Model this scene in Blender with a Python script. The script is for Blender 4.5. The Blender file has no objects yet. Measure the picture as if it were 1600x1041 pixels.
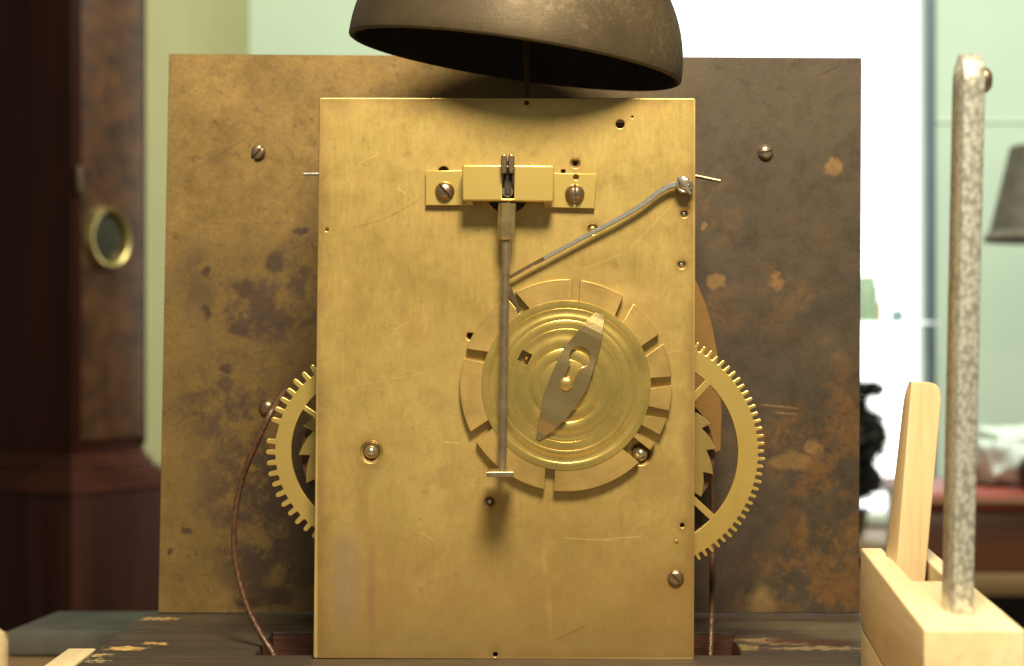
import bpy, bmesh, math, random
from mathutils import Vector, Matrix

random.seed(7)
scene = bpy.context.scene
COL = scene.collection
PI = math.pi
R = math.radians

# ------------------------------------------------------------------ camera
S = 0.212          # millimetres per photograph pixel in the plane of the back plate
D = 650.0          # camera distance to that plane, mm
MM = 0.001
cam_d = bpy.data.cameras.new('camera')
cam_d.sensor_width = 36.0
cam_d.lens = 36.0 * D / (1600 * S)
cam_d.clip_start = 0.02
cam_d.clip_end = 60
cam_d.dof.use_dof = True
cam_d.dof.focus_distance = 0.648
cam_d.dof.aperture_fstop = 17
cam_d.dof.aperture_blades = 7
cam = bpy.data.objects.new('camera', cam_d)
COL.objects.link(cam)
cam.location = (0, -D * MM, 0)
cam.rotation_euler = (R(90), 0, 0)
scene.camera = cam

# ------------------------------------------------------------------ world, lamps, exposure
world = bpy.data.worlds.new('World')
scene.world = world
world.use_nodes = True
bg = world.node_tree.nodes['Background']
bg.inputs['Color'].default_value = (0.80, 0.82, 0.66, 1)
bg.inputs['Strength'].default_value = 0.21

def area(name, loc, target, size, power, color, size_y=None):
    l = bpy.data.lights.new(name, 'AREA')
    l.energy = power
    l.color = color
    l.shape = 'RECTANGLE' if size_y else 'DISK'
    l.size = size
    if size_y:
        l.size_y = size_y
    o = bpy.data.objects.new(name, l)
    COL.objects.link(o)
    o.location = Vector(loc)
    o.rotation_euler = (Vector(target) - Vector(loc)).to_track_quat('-Z', 'Y').to_euler()
    return o

area('bench_lamp', (0.05, -0.47, 0.52), (0.0, 0.0, 0.02), 0.20, 13.4, (1.0, 0.84, 0.54))
area('added_wall_fill', (0.9, 1.9, 1.6), (0.2, 4.0, 0.3), 1.6, 70, (0.93, 1.0, 0.84))  # unseen lamp added to brighten the back walls

vs = scene.view_settings
vs.view_transform = 'Standard'
vs.look = 'None'
vs.exposure = 0.0
vs.gamma = 1.0
vs.use_curve_mapping = False

# ------------------------------------------------------------------ helpers: placing, objects
def W(px, py, d=0.0):
    """photograph pixel seen at depth d (mm behind the plate) -> point in mm"""
    k = (D + d) / D
    return Vector(((px - 800) * S * k, d, (520.5 - py) * S * k))

def pxmm(d=0.0):
    return S * (D + d) / D

def thing(name, label, cat, base, group=None):
    o = bpy.data.objects.new(name, None)
    COL.objects.link(o)
    o.location = Vector(base) * MM
    o.empty_display_size = 0.02
    o['label'] = label
    o['category'] = cat
    if group:
        o['group'] = group
    return o

def tag(o, label=None, cat=None, group=None, kind=None):
    if label: o['label'] = label
    if cat: o['category'] = cat
    if group: o['group'] = group
    if kind: o['kind'] = kind
    return o

WORLDLOC = {}
def wl(o):
    return WORLDLOC.get(o.name, Vector(o.location))

def link(name, me, mat, parent=None, loc=(0, 0, 0), rot=None):
    """mesh already in metres; loc = world place in mm of the mesh origin"""
    o = bpy.data.objects.new(name, me)
    COL.objects.link(o)
    w = Vector(loc) * MM
    WORLDLOC[o.name] = w
    if parent:
        o.parent = parent
        o.location = w - wl(parent)
    else:
        o.location = w
    if rot:
        o.rotation_euler = rot
    if mat and not me.materials:
        me.materials.append(mat)
    return o

def finish(bm, smooth=None, merge=False):
    if merge:
        bmesh.ops.remove_doubles(bm, verts=bm.verts, dist=1e-4)
    bmesh.ops.recalc_face_normals(bm, faces=bm.faces)
    me = bpy.data.meshes.new('shape')
    for v in bm.verts:
        v.co *= MM
    bm.to_mesh(me)
    bm.free()
    if smooth is not None:
        shade(me, smooth)
    return me

def shade(me, ang):
    me.polygons.foreach_set('use_smooth', [True] * len(me.polygons))
    bm = bmesh.new()
    bm.from_mesh(me)
    a = R(ang)
    for e in bm.edges:
        if len(e.link_faces) == 2:
            e.smooth = e.calc_face_angle(0) < a
        else:
            e.smooth = False
    bm.to_mesh(me)
    bm.free()

def box_bm(bm, lo, hi, bevel=0.0, seg=2):
    b2 = bmesh.new()
    bmesh.ops.create_cube(b2, size=1.0)
    lo, hi = Vector(lo), Vector(hi)
    for v in b2.verts:
        v.co = Vector([lo[i] + (v.co[i] + .5) * (hi[i] - lo[i]) for i in range(3)])
    if bevel:
        bmesh.ops.bevel(b2, geom=b2.edges[:], offset=bevel, segments=seg, affect='EDGES', profile=.5)
    tmp = bpy.data.meshes.new('tmp')
    b2.to_mesh(tmp); b2.free()
    bm.from_mesh(tmp)
    bpy.data.meshes.remove(tmp)

def box(lo, hi, bevel=0.0, seg=2):
    bm = bmesh.new()
    box_bm(bm, lo, hi, bevel, seg)
    return finish(bm, 35)

def hexa(pts, bevel=0.0, seg=2):
    """8 corners: 4 front (ccw), 4 back (ccw)"""
    bm = bmesh.new()
    v = [bm.verts.new(p) for p in pts]
    for f in ((0,1,2,3), (7,6,5,4), (0,4,5,1), (1,5,6,2), (2,6,7,3), (3,7,4,0)):
        bm.faces.new([v[i] for i in f])
    if bevel:
        bmesh.ops.bevel(bm, geom=bm.edges[:], offset=bevel, segments=seg, affect='EDGES', profile=.5)
    return finish(bm, 35)

def sheet(outer, holes, depth, thick, bevel=0.0, bseg=2, ang=32):
    """flat plate facing the camera; 2-D outlines in mm (x, z); front face at y=depth"""
    cu = bpy.data.curves.new('c', 'CURVE')
    cu.dimensions = '2D'
    cu.fill_mode = 'BOTH'
    cu.extrude = max(thick / 2 - bevel, 0.001)
    cu.bevel_depth = bevel
    cu.bevel_resolution = bseg
    cu.offset = -bevel
    for loop in [outer] + list(holes):
        sp = cu.splines.new('POLY')
        sp.points.add(len(loop) - 1)
        for p, q in zip(sp.points, loop):
            p.co = (q[0], q[1], 0, 1)
        sp.use_cyclic_u = True
    ob = bpy.data.objects.new('c', cu)
    COL.objects.link(ob)
    dg = bpy.context.evaluated_depsgraph_get()
    me = bpy.data.meshes.new_from_object(ob.evaluated_get(dg))
    bpy.data.objects.remove(ob)
    bpy.data.curves.remove(cu)
    bm = bmesh.new()
    bm.from_mesh(me)
    bpy.data.meshes.remove(me)
    bmesh.ops.remove_doubles(bm, verts=bm.verts, dist=1e-4)
    for v in bm.verts:
        x, y, z = v.co
        v.co = (x, depth + thick / 2 - z, y)
    me = finish(bm, ang)
    for p in me.polygons:                      # the flat faces stay flat, only the edge rounding is smooth
        if abs(p.normal.y) > .999: p.use_smooth = False
    return me

def circ(cx, cz, r, n=24, a0=0.0):
    return [(cx + r * math.cos(a0 + 2 * PI * i / n), cz + r * math.sin(a0 + 2 * PI * i / n)) for i in range(n)]

def lathe(profile, n=48, axis='y', center=(0, 0, 0), ang=30, cap=False):
    """profile = [(r, h)], revolved about the axis (h grows along +axis)"""
    bm = bmesh.new()
    rings = []
    for r, h in profile:
        if r < 1e-6:
            p = (0, h, 0) if axis == 'y' else (0, 0, h)
            rings.append([bm.verts.new(p)])
        else:
            ring = []
            for i in range(n):
                a = 2 * PI * i / n
                p = (r * math.cos(a), h, r * math.sin(a)) if axis == 'y' else (r * math.cos(a), r * math.sin(a), h)
                ring.append(bm.verts.new(p))
            rings.append(ring)
    for A, B in zip(rings, rings[1:]):
        for i in range(n):
            j = (i + 1) % n
            if len(A) == 1 and len(B) == 1: continue
            if len(A) == 1: bm.faces.new((A[0], B[i], B[j]))
            elif len(B) == 1: bm.faces.new((A[i], A[j], B[0]))
            else: bm.faces.new((A[i], A[j], B[j], B[i]))
    c = Vector(center)
    for v in bm.verts:
        v.co += c
    return finish(bm, ang)

def smooth_path(pts, n=8):
    out = []
    P = [Vector(p) for p in pts]
    P = [P[0] * 2 - P[1]] + P + [P[-1] * 2 - P[-2]]
    for i in range(1, len(P) - 2):
        for k in range(n):
            t = k / n
            a, b, c, d = P[i - 1], P[i], P[i + 1], P[i + 2]
            out.append(.5 * ((2 * b) + (c - a) * t + (2 * a - 5 * b + 4 * c - d) * t * t + (3 * b - a - 3 * c + d) * t ** 3))
    out.append(P[-2])
    return out

def sweep(pts, section, ang=40, widths=None, ref=(0, 1, 0)):
    """section = [(u, v)], u along the sideways direction, v along ref; widths scales per point"""
    bm = bmesh.new()
    P = [Vector(p) for p in pts]
    ref = Vector(ref)
    rings = []
    for i, p in enumerate(P):
        t = (P[min(i + 1, len(P) - 1)] - P[max(i - 1, 0)]).normalized()
        u = t.cross(ref)
        if u.length < 1e-5: u = t.cross(Vector((1, 0, 0)))
        u.normalize()
        v = u.cross(t).normalized()
        w = widths[i] if widths else 1.0
        if not isinstance(w, (tuple, list)): w = (w, w)
        rings.append([bm.verts.new(p + u * a * w[0] + v * b * w[1]) for a, b in section])
    n = len(section)
    for A, B in zip(rings, rings[1:]):
        for i in range(n):
            j = (i + 1) % n
            bm.faces.new((A[i], A[j], B[j], B[i]))
    bm.faces.new(rings[0][::-1])
    bm.faces.new(rings[-1])
    return finish(bm, ang)

def round_sec(r, n=14):
    return [(r * math.cos(2 * PI * i / n), r * math.sin(2 * PI * i / n)) for i in range(n)]

def rect_sec(a, b, c=.25):
    a, b = a / 2, b / 2
    c = min(a, b) * c
    return [(a - c, -b), (a, -b + c), (a, b - c), (a - c, b), (-a + c, b), (-a, b - c), (-a, -b + c), (-a + c, -b)]

# ------------------------------------------------------------------ helpers: materials
class NT:
    def __init__(self, name):
        self.m = bpy.data.materials.new(name)
        self.m.use_nodes = True
        self.t = self.m.node_tree
        self.b = self.t.nodes['Principled BSDF']
        tc = self.t.nodes.new('ShaderNodeTexCoord')
        self.obj = tc.outputs['Object']
    def n(self, typ, **kw):
        nd = self.t.nodes.new(typ)
        for k, v in kw.items():
            setattr(nd, k, v)
        return nd
    def put(self, sock, v):
        if hasattr(v, 'is_output') or isinstance(v, bpy.types.NodeSocket):
            self.t.links.new(v, sock)
        else:
            if isinstance(v, (tuple, list)) and len(v) == 3 and sock.type == 'RGBA': v = (*v, 1)
            sock.default_value = v
    def noise(self, scale, detail=5, rough=.6, stretch=None, dist=0.0, vec=None):
        v = vec or self.obj
        if stretch:
            mp = self.n('ShaderNodeMapping')
            self.put(mp.inputs['Vector'], v)
            mp.inputs['Scale'].default_value = stretch
            v = mp.outputs[0]
        nz = self.n('ShaderNodeTexNoise')
        self.put(nz.inputs['Vector'], v)
        nz.inputs['Scale'].default_value = scale
        nz.inputs['Detail'].default_value = detail
        nz.inputs['Roughness'].default_value = rough
        nz.inputs['Distortion'].default_value = dist
        return nz.outputs['Fac']
    def voronoi(self, scale, feature='F1', stretch=None):
        v = self.obj
        if stretch:
            mp = self.n('ShaderNodeMapping')
            self.put(mp.inputs['Vector'], v)
            mp.inputs['Scale'].default_value = stretch
            v = mp.outputs[0]
        nz = self.n('ShaderNodeTexVoronoi', feature=feature)
        self.put(nz.inputs['Vector'], v)
        nz.inputs['Scale'].default_value = scale
        return nz.outputs['Distance']
    def mrange(self, f, a, b, c=0.0, d=1.0, smooth=False):
        r = self.n('ShaderNodeMapRange', interpolation_type='SMOOTHSTEP' if smooth else 'LINEAR')
        self.put(r.inputs['Value'], f)
        for i, x in zip(('From Min', 'From Max', 'To Min', 'To Max'), (a, b, c, d)):
            self.put(r.inputs[i], x)
        return r.outputs['Result']
    def math(self, op, a, b=0.0, c=0.0):
        r = self.n('ShaderNodeMath', operation=op)
        self.put(r.inputs[0], a); self.put(r.inputs[1], b); self.put(r.inputs[2], c)
        return r.outputs[0]
    def mix(self, fac, a, b, mode='MIX'):
        r = self.n('ShaderNodeMix', data_type='RGBA', blend_type=mode)
        self.put(r.inputs['Factor'], fac)
        self.put(r.inputs['A'], a); self.put(r.inputs['B'], b)
        return r.outputs['Result']
    def ramp(self, f, stops):
        r = self.n('ShaderNodeValToRGB')
        el = r.color_ramp.elements
        while len(el) < len(stops): el.new(.5)
        for e, (p, c) in zip(el, stops):
            e.position = p; e.color = (*c, 1)
        self.put(r.inputs[0], f)
        return r.outputs['Color']
    def pix(self, d=0.0):
        """object coordinates turned into photograph-pixel units on the plane at depth d (metres in)"""
        sep = self.n('ShaderNodeSeparateXYZ'); self.put(sep.inputs[0], self.obj)
        q = pxmm(d) * MM
        x = self.math('ADD', self.math('DIVIDE', sep.outputs['X'], q), 800.0)
        y = self.math('SUBTRACT', 520.5, self.math('DIVIDE', sep.outputs['Z'], q))
        cb = self.n('ShaderNodeCombineXYZ')
        self.put(cb.inputs[0], x); self.put(cb.inputs[1], y)
        self.px, self.py = x, y
        return cb.outputs[0]
    def warp(self, vec, scale, amt):
        nz = self.n('ShaderNodeTexNoise')
        self.put(nz.inputs['Vector'], vec)
        nz.inputs['Scale'].default_value = scale
        nz.inputs['Detail'].default_value = 4
        s = self.n('ShaderNodeVectorMath', operation='SUBTRACT')
        self.put(s.inputs[0], nz.outputs['Color']); s.inputs[1].default_value = (.5, .5, .5)
        m = self.n('ShaderNodeVectorMath', operation='SCALE')
        self.put(m.inputs[0], s.outputs[0]); m.inputs['Scale'].default_value = amt
        a = self.n('ShaderNodeVectorMath', operation='ADD')
        self.put(a.inputs[0], vec); self.put(a.inputs[1], m.outputs[0])
        return a.outputs[0]
    def blob(self, vec, cx, cy, rx, ry, soft=.5):
        s = self.n('ShaderNodeVectorMath', operation='SUBTRACT')
        self.put(s.inputs[0], vec); s.inputs[1].default_value = (cx, cy, 0)
        m = self.n('ShaderNodeVectorMath', operation='MULTIPLY')
        self.put(m.inputs[0], s.outputs[0]); m.inputs[1].default_value = (1 / rx, 1 / ry, 0)
        l = self.n('ShaderNodeVectorMath', operation='LENGTH')
        self.put(l.inputs[0], m.outputs[0])
        return self.mrange(l.outputs['Value'], 1.0, 1.0 - soft, 0, 1, True)
    def line(self, vec, ax, ay, bx, by, w):
        """soft stroke from a to b, half width w px"""
        dx, dy = bx - ax, by - ay
        L = math.hypot(dx, dy)
        s = self.n('ShaderNodeVectorMath', operation='SUBTRACT')
        self.put(s.inputs[0], vec); s.inputs[1].default_value = (ax, ay, 0)
        d1 = self.n('ShaderNodeVectorMath', operation='DOT_PRODUCT')
        self.put(d1.inputs[0], s.outputs[0]); d1.inputs[1].default_value = (dx / L, dy / L, 0)
        d2 = self.n('ShaderNodeVectorMath', operation='DOT_PRODUCT')
        self.put(d2.inputs[0], s.outputs[0]); d2.inputs[1].default_value = (-dy / L, dx / L, 0)
        across = self.mrange(self.math('ABSOLUTE', d2.outputs['Value']), w, w * .3, 0, 1, True)
        e1 = self.mrange(d1.outputs['Value'], 0, L * .25, 0, 1, True)
        e2 = self.mrange(d1.outputs['Value'], L, L * .75, 0, 1, True)
        return self.math('MULTIPLY', across, self.math('MULTIPLY', e1, e2))
    def bump(self, h, strength, dist=.0003):
        b = self.n('ShaderNodeBump')
        b.inputs['Strength'].default_value = strength
        b.inputs['Distance'].default_value = dist
        self.put(b.inputs['Height'], h)
        self.put(self.b.inputs['Normal'], b.outputs[0])
    def set(self, **kw):
        names = dict(color='Base Color', metal='Metallic', rough='Roughness', spec='Specular IOR Level', aniso='Anisotropic',
                     coat='Coat Weight', trans='Transmission Weight', emit='Emission Color', estr='Emission Strength', sheen='Sheen Weight')
        for k, v in kw.items():
            self.put(self.b.inputs[names[k]], v)
        return self.m

def simple(name, color, rough=.5, metal=0.0, var=.25, scale=300, bump=.15, bscale=900, stretch=None):
    t = NT(name)
    f = t.noise(scale, stretch=stretch)
    dark = tuple(c * (1 - var) for c in color)
    lite = tuple(min(1, c * (1 + var)) for c in color)
    t.put(t.b.inputs['Base Color'], t.ramp(f, [(.3, dark), (.7, lite)]))
    t.put(t.b.inputs['Roughness'], t.mrange(f, .3, .7, rough * 1.12, rough * .88))
    t.b.inputs['Metallic'].default_value = metal
    if bump:
        t.bump(t.noise(bscale, 3, stretch=stretch), bump)
    return t.m

def mat_back_plate():
    t = NT('worn_brass_plate')
    p0 = t.pix(0)
    p = t.warp(p0, .012, 46)
    big = t.noise(16, 7, .68)
    fine = t.noise(1000, 3, .7)
    mid = t.noise(95, 7, .72)
    brush = t.noise(260, 4, .65, stretch=(3, 3, .6), dist=.3)
    c = t.ramp(big, [(.30, (.37, .26, .088)), (.46, (.51, .375, .125)), (.56, (.59, .45, .16)), (.72, (.71, .56, .215))])
    c = t.mix(t.mrange(mid, .42, .66, 0, .50), c, (.40, .285, .105))
    c = t.mix(t.mrange(t.noise(240, 5, .7), .54, .70, 0, .45), c, (.33, .20, .075))
    cloud = t.noise(34, 8, .70, dist=.25)
    c = t.mix(t.mrange(cloud, .46, .64, 0, .62, True), c, (.385, .26, .095))
    c = t.mix(t.mrange(cloud, .45, .30, 0, .35, True), c, (.74, .58, .20))
    veil = t.noise(70, 6, .66)
    c = t.mix(t.mrange(veil, .56, .70, 0, .30, True), c, (.36, .215, .105))
    c = t.mix(t.mrange(brush, .50, .72, 0, .09), c, (.76, .64, .28))
    c = t.mix(t.mrange(brush, .46, .30, 0, .07), c, (.36, .23, .075))
    c = t.mix(t.mrange(fine, .48, .74, 0, .26), c, (.34, .22, .085))
    # browner tarnish from the rims and foot, the foot partly dimmer light painted in
    rag = t.mrange(t.noise(38, 6, .7), .3, .7, -70, 70)
    foot = t.mrange(t.math('ADD', t.py, rag), 690, 1060, 0, .72, True)
    c = t.mix(foot, c, (.355, .232, .09))
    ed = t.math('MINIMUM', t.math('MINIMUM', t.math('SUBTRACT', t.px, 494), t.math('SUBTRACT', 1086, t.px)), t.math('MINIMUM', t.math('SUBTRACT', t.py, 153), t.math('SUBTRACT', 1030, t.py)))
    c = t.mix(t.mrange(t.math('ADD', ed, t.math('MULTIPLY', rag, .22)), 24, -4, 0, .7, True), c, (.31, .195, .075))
    c = t.mix(t.mrange(ed, 3.0, .6, 0, .6), c, (.80, .62, .27))
    # tarnish, oil and drip stains with their own outlines
    def st(mask, amt, col):
        nonlocal c
        c = t.mix(t.math('MULTIPLY', mask, amt), c, col)
    st(t.blob(t.warp(p0, .02, 20), 540, 905, 38, 120, .8), .55, (.36, .27, .20))
    st(t.blob(t.warp(p0, .02, 14), 581, 925, 11, 125, .9), .6, (.33, .185, .105))
    st(t.blob(p, 570, 790, 16, 95, .9), .45, (.33, .23, .08))
    st(t.blob(p, 576, 722, 34, 40, .8), .45, (.30, .20, .07))
    st(t.blob(p, 1030, 750, 62, 48, .6), .42, (.36, .25, .08))
    st(t.blob(p, 768, 815, 48, 72, .8), .42, (.36, .25, .08))
    st(t.blob(p, 530, 178, 34, 22, .8), .50, (.38, .24, .10))
    st(t.blob(p, 640, 172, 70, 14, .8), .40, (.38, .24, .10))
    st(t.blob(p, 1055, 360, 22, 90, .8), .30, (.38, .27, .10))
    st(t.blob(p, 905, 400, 130, 26, .9), .22, (.40, .28, .10))
    st(t.blob(p, 860, 940, 70, 40, .9), .28, (.42, .25, .11))
    st(t.blob(p, 1045, 940, 90, 70, .8), .28, (.42, .25, .10))
    st(t.blob(p0, 1052, 993, 15, 15, .3), .35, (.38, .25, .09))
    st(t.blob(p, 850, 885, 7, 32, .8), .22, (.80, .60, .24))
    st(t.blob(p, 855, 955, 8, 50, .8), .14, (.76, .56, .22))
    st(t.blob(p, 975, 460, 50, 20, .7), .30, (.80, .60, .24))
    for (x, y, r_) in ((969, 194, 16), (899, 255, 18), (1069, 334, 17), (1065, 413, 18), (926, 358, 22), (765, 784, 24), (1066, 821, 13), (1056, 904, 30), (580, 706, 34), (1001, 709, 36), (1069, 300, 42), (695, 300, 46), (900, 305, 46), (774, 1018, 16)):
        st(t.blob(t.warp(p0, .06, 12), x, y, r_, r_ * 1.15, .75), .5, (.31, .19, .07))
    # scratches
    for (a, b, cc, d, w, amt, col) in (
            (545, 358, 610, 340, 1.3, .6, (.30, .18, .05)), (600, 343, 658, 312, 1.3, .6, (.30, .18, .05)),
            (620, 292, 637, 306, 1.1, .45, (.9, .75, .4)), (868, 840, 975, 846, 1.2, .45, (.85, .66, .30)),
            (935, 843, 1010, 838, 1.2, .5, (.85, .66, .30)), (855, 1006, 925, 974, 1.6, .6, (.25, .15, .05)),
            (975, 398, 1052, 318, 2.2, .18, (.85, .66, .30)), (900, 425, 985, 392, 2.2, .15, (.85, .66, .30)),
            (985, 832, 1010, 812, 1.0, .35, (.85, .66, .30)), (652, 828, 680, 846, 1.2, .5, (.85, .66, .30)),
            (690, 690, 720, 693, 1.4, .5, (.85, .66, .30)), (555, 258, 600, 236, 1.0, .35, (.85, .66, .30)),
            (1000, 560, 1075, 545, 1.0, .3, (.85, .66, .30)), (610, 520, 640, 500, 1.0, .3, (.9, .7, .35)),
            (520, 610, 700, 575, .9, .25, (.9, .7, .35)), (590, 470, 660, 520, .9, .25, (.32, .2, .08))):
        st(t.line(p0, a, b, cc, d, w), amt, col)
    spots = t.mrange(t.voronoi(150), .10, .05, 0, .55)
    gate = t.mrange(t.noise(60, 2), .52, .6, 0, 1)
    c = t.mix(t.math('MULTIPLY', spots, gate), c, (.24, .15, .06))
    grain = brush
    r = t.math('ADD', t.mrange(mid, .35, .68, .31, .43), t.mrange(cloud, .35, .65, -.04, .08))
    t.put(t.b.inputs['Roughness'], t.math('ADD', r, t.mrange(grain, .3, .7, -.02, .02)))
    t.bump(t.math('ADD', t.math('MULTIPLY', fine, .4), t.math('MULTIPLY', grain, .2)), .22, .00012)
    return t.set(color=c, metal=.66)

def mat_dial():
    t = NT('tarnished_dial_brass')
    p0 = t.pix(105)
    p = t.warp(p0, .016, 70)
    p2 = t.warp(p0, .05, 26)
    n1 = t.noise(30, 9, .72)
    n2 = t.noise(95, 9, .74, dist=.1)
    n3 = t.noise(700, 3, .7)
    left = t.ramp(n1, [(.28, (.130, .083, .029)), (.44, (.200, .130, .045)), (.58, (.240, .158, .055)), (.75, (.31, .21, .075))])
    right = t.ramp(n1, [(.28, (.046, .037, .030)), (.45, (.064, .051, .041)), (.6, (.078, .062, .048)), (.75, (.11, .078, .053))])
    side = t.mrange(t.math('ADD', t.px, t.mrange(n1, .3, .7, -70, 70)), 640, 1120, 0, 1, True)
    c = t.mix(side, left, right)
    def st(mask, amt, col):
        nonlocal c
        c = t.mix(t.math('MULTIPLY', mask, amt), c, col)
    blot = t.mrange(t.math('ADD', t.math('MULTIPLY', n2, .6), t.math('MULTIPLY', n1, .4)), .43, .56, 0, 1, True)
    def zone(cx, cy, rx, ry, amt, col, soft=.8):
        st(t.math('MULTIPLY', t.blob(p, cx, cy, rx, ry, soft), blot), amt, col)
    dk = (.052, .032, .027)
    zone(420, 480, 170, 130, .9, dk); zone(355, 620, 150, 120, .85, dk); zone(455, 740, 130, 210, .98, dk); zone(380, 730, 150, 120, .7, dk); zone(300, 430, 70, 90, .6, dk)
    zone(400, 830, 150, 120, .9, dk); zone(440, 900, 110, 90, .9, dk); zone(480, 400, 60, 90, .7, dk)
    for (x, y, a, b) in ((322, 427, 9, 10), (322, 488, 9, 15), (372, 512, 24, 15), (385, 450, 26, 20), (430, 410, 20, 26),
                         (290, 830, 14, 9), (352, 575, 14, 9), (390, 940, 34, 14), (470, 360, 20, 8), (268, 860, 8, 8), (435, 930, 30, 22)):
        st(t.blob(p2, x, y, a, b, .6), .85, dk)
    st(t.blob(p, 472, 760, 50, 260, .8), .85, (.055, .034, .028))
    st(t.math('MULTIPLY', t.blob(p, 430, 500, 110, 70, .9), t.mrange(n1, .42, .56, 0, 1, True)), .75, dk)
    st(t.math('MULTIPLY', t.blob(p, 400, 860, 110, 90, .9), t.mrange(n1, .40, .54, 0, 1, True)), .7, dk)
    og = (.215, .108, .038)
    zone2 = t.mrange(t.noise(55, 9, .76, dist=.12), .42, .60, 0, 1, True)
    for (x, y, a, b, k) in ((1290, 830, 110, 220, .95), (1230, 690, 140, 90, .8), (1210, 910, 160, 80, .85), (1300, 940, 80, 50, .8), (1320, 640, 60, 110, .6),
                            (1240, 440, 120, 130, .45), (1120, 320, 50, 90, .4), (1130, 480, 50, 60, .5), (1300, 520, 60, 100, .4)):
        st(t.math('MULTIPLY', t.blob(p, x, y, a, b, .9), zone2), k, og)
    for (x, y, a, b) in ((1302, 262, 17, 19), (1098, 355, 7, 8), (1213, 440, 14, 18), (1118, 440, 18, 14), (1235, 722, 44, 17), (1270, 700, 20, 12)):
        st(t.blob(p2, x, y, a, b, .5), .65, (.30, .175, .07))
    st(t.blob(p2, 1190, 940, 30, 40, .8), .5, (.40, .26, .10))
    st(t.math('MULTIPLY', t.blob(p, 1160, 560, 90, 180, .8), t.mrange(n2, .3, .6, .2, 1)), .55, (.075, .055, .045))
    st(t.blob(p, 1130, 880, 70, 110, .8), .7, (.065, .042, .036))
    st(t.line(p0, 326, 252, 390, 212, 1.8), .7, (.16, .09, .04))
    st(t.line(p0, 1270, 122, 1318, 100, 1.6), .7, (.03, .02, .015))
    st(t.line(p0, 300, 350, 470, 350, 1.2), .4, (.16, .09, .04))
    for (a, b, e, f) in ((1185, 632, 1225, 636), (1215, 634, 1252, 640), (1205, 644, 1250, 648)):
        st(t.line(p0, a, b, e, f, 2.2), .40, (.42, .28, .11))
    pits = t.math('MULTIPLY', t.mrange(t.voronoi(420), .22, .10, 0, 1), t.mrange(n2, .52, .60, 0, 1))
    c = t.mix(t.math('MULTIPLY', pits, .6), c, (.04, .026, .02))
    crust = t.mrange(t.noise(170, 8, .78), .585, .61, 0, 1)
    c = t.mix(t.math('MULTIPLY', crust, .45), c, (.055, .036, .028))
    c = t.mix(t.mrange(n3, .42, .72, 0, .35), c, (.10, .07, .045))
    c = t.mix(t.mrange(n3, .45, .25, 0, .05), c, (.5, .36, .2))
    t.put(t.b.inputs['Roughness'], t.mrange(n2, .35, .65, .36, .60))
    t.bump(t.math('ADD', n3, t.math('MULTIPLY', n2, .5)), .30, .00015)
    return t.set(color=c, metal=.55)

def mat_turned(name, col, cx, cz, rough=.3, metal=.9):
    """brass with turning marks about (cx, cz) in mm"""
    t = NT(name)
    sep = t.n('ShaderNodeSeparateXYZ'); t.put(sep.inputs[0], t.obj)
    dx = t.math('SUBTRACT', sep.outputs['X'], cx * MM); dz = t.math('SUBTRACT', sep.outputs['Z'], cz * MM)
    rad = t.math('SQRT', t.math('ADD', t.math('MULTIPLY', dx, dx), t.math('MULTIPLY', dz, dz)))
    cb = t.n('ShaderNodeCombineXYZ'); t.put(cb.inputs[0], rad)
    ring = t.noise(2600, 3, .7, vec=cb.outputs[0])
    ring2 = t.noise(500, 2, .6, vec=cb.outputs[0])
    n1 = t.noise(45, 6, .65)
    fine = t.noise(900, 3, .7)
    dk = tuple(x * .72 for x in col)
    c = t.ramp(n1, [(.3, dk), (.6, col), (.8, tuple(min(1, x * 1.12) for x in col))])
    c = t.mix(t.mrange(ring2, .4, .7, 0, .30), c, tuple(x * .6 for x in col))
    c = t.mix(t.mrange(fine, .5, .75, 0, .3), c, tuple(x * .55 for x in col))
    t.put(t.b.inputs['Roughness'], t.mrange(n1, .3, .7, rough * .85, rough * 1.25))
    t.bump(t.math('ADD', t.math('MULTIPLY', ring, 1.0), t.math('MULTIPLY', fine, .3)), .40, .0001)
    return t.set(color=c, metal=metal)

def mat_wood(name, dark, lite, axis='y', rough=.5, ring=60, bump=.2, fine=420, coat=0.0, spec=.5):
    t = NT(name)
    st = {'x': (.06, 1, 1), 'y': (1, .06, 1), 'z': (1, 1, .06)}[axis]
    g = t.noise(ring, 5, .6, stretch=st, dist=.8)
    f = t.noise(fine, 3, .7, stretch=st)
    c = t.ramp(g, [(.3, dark), (.7, lite)])
    c = t.mix(t.mrange(f, .45, .75, 0, .35), c, tuple(x * .6 for x in dark))
    t.put(t.b.inputs['Roughness'], t.mrange(f, .3, .7, rough * .85, rough * 1.15))
    t.bump(f, bump, .0002)
    return t.set(color=c, coat=coat, spec=spec)

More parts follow.
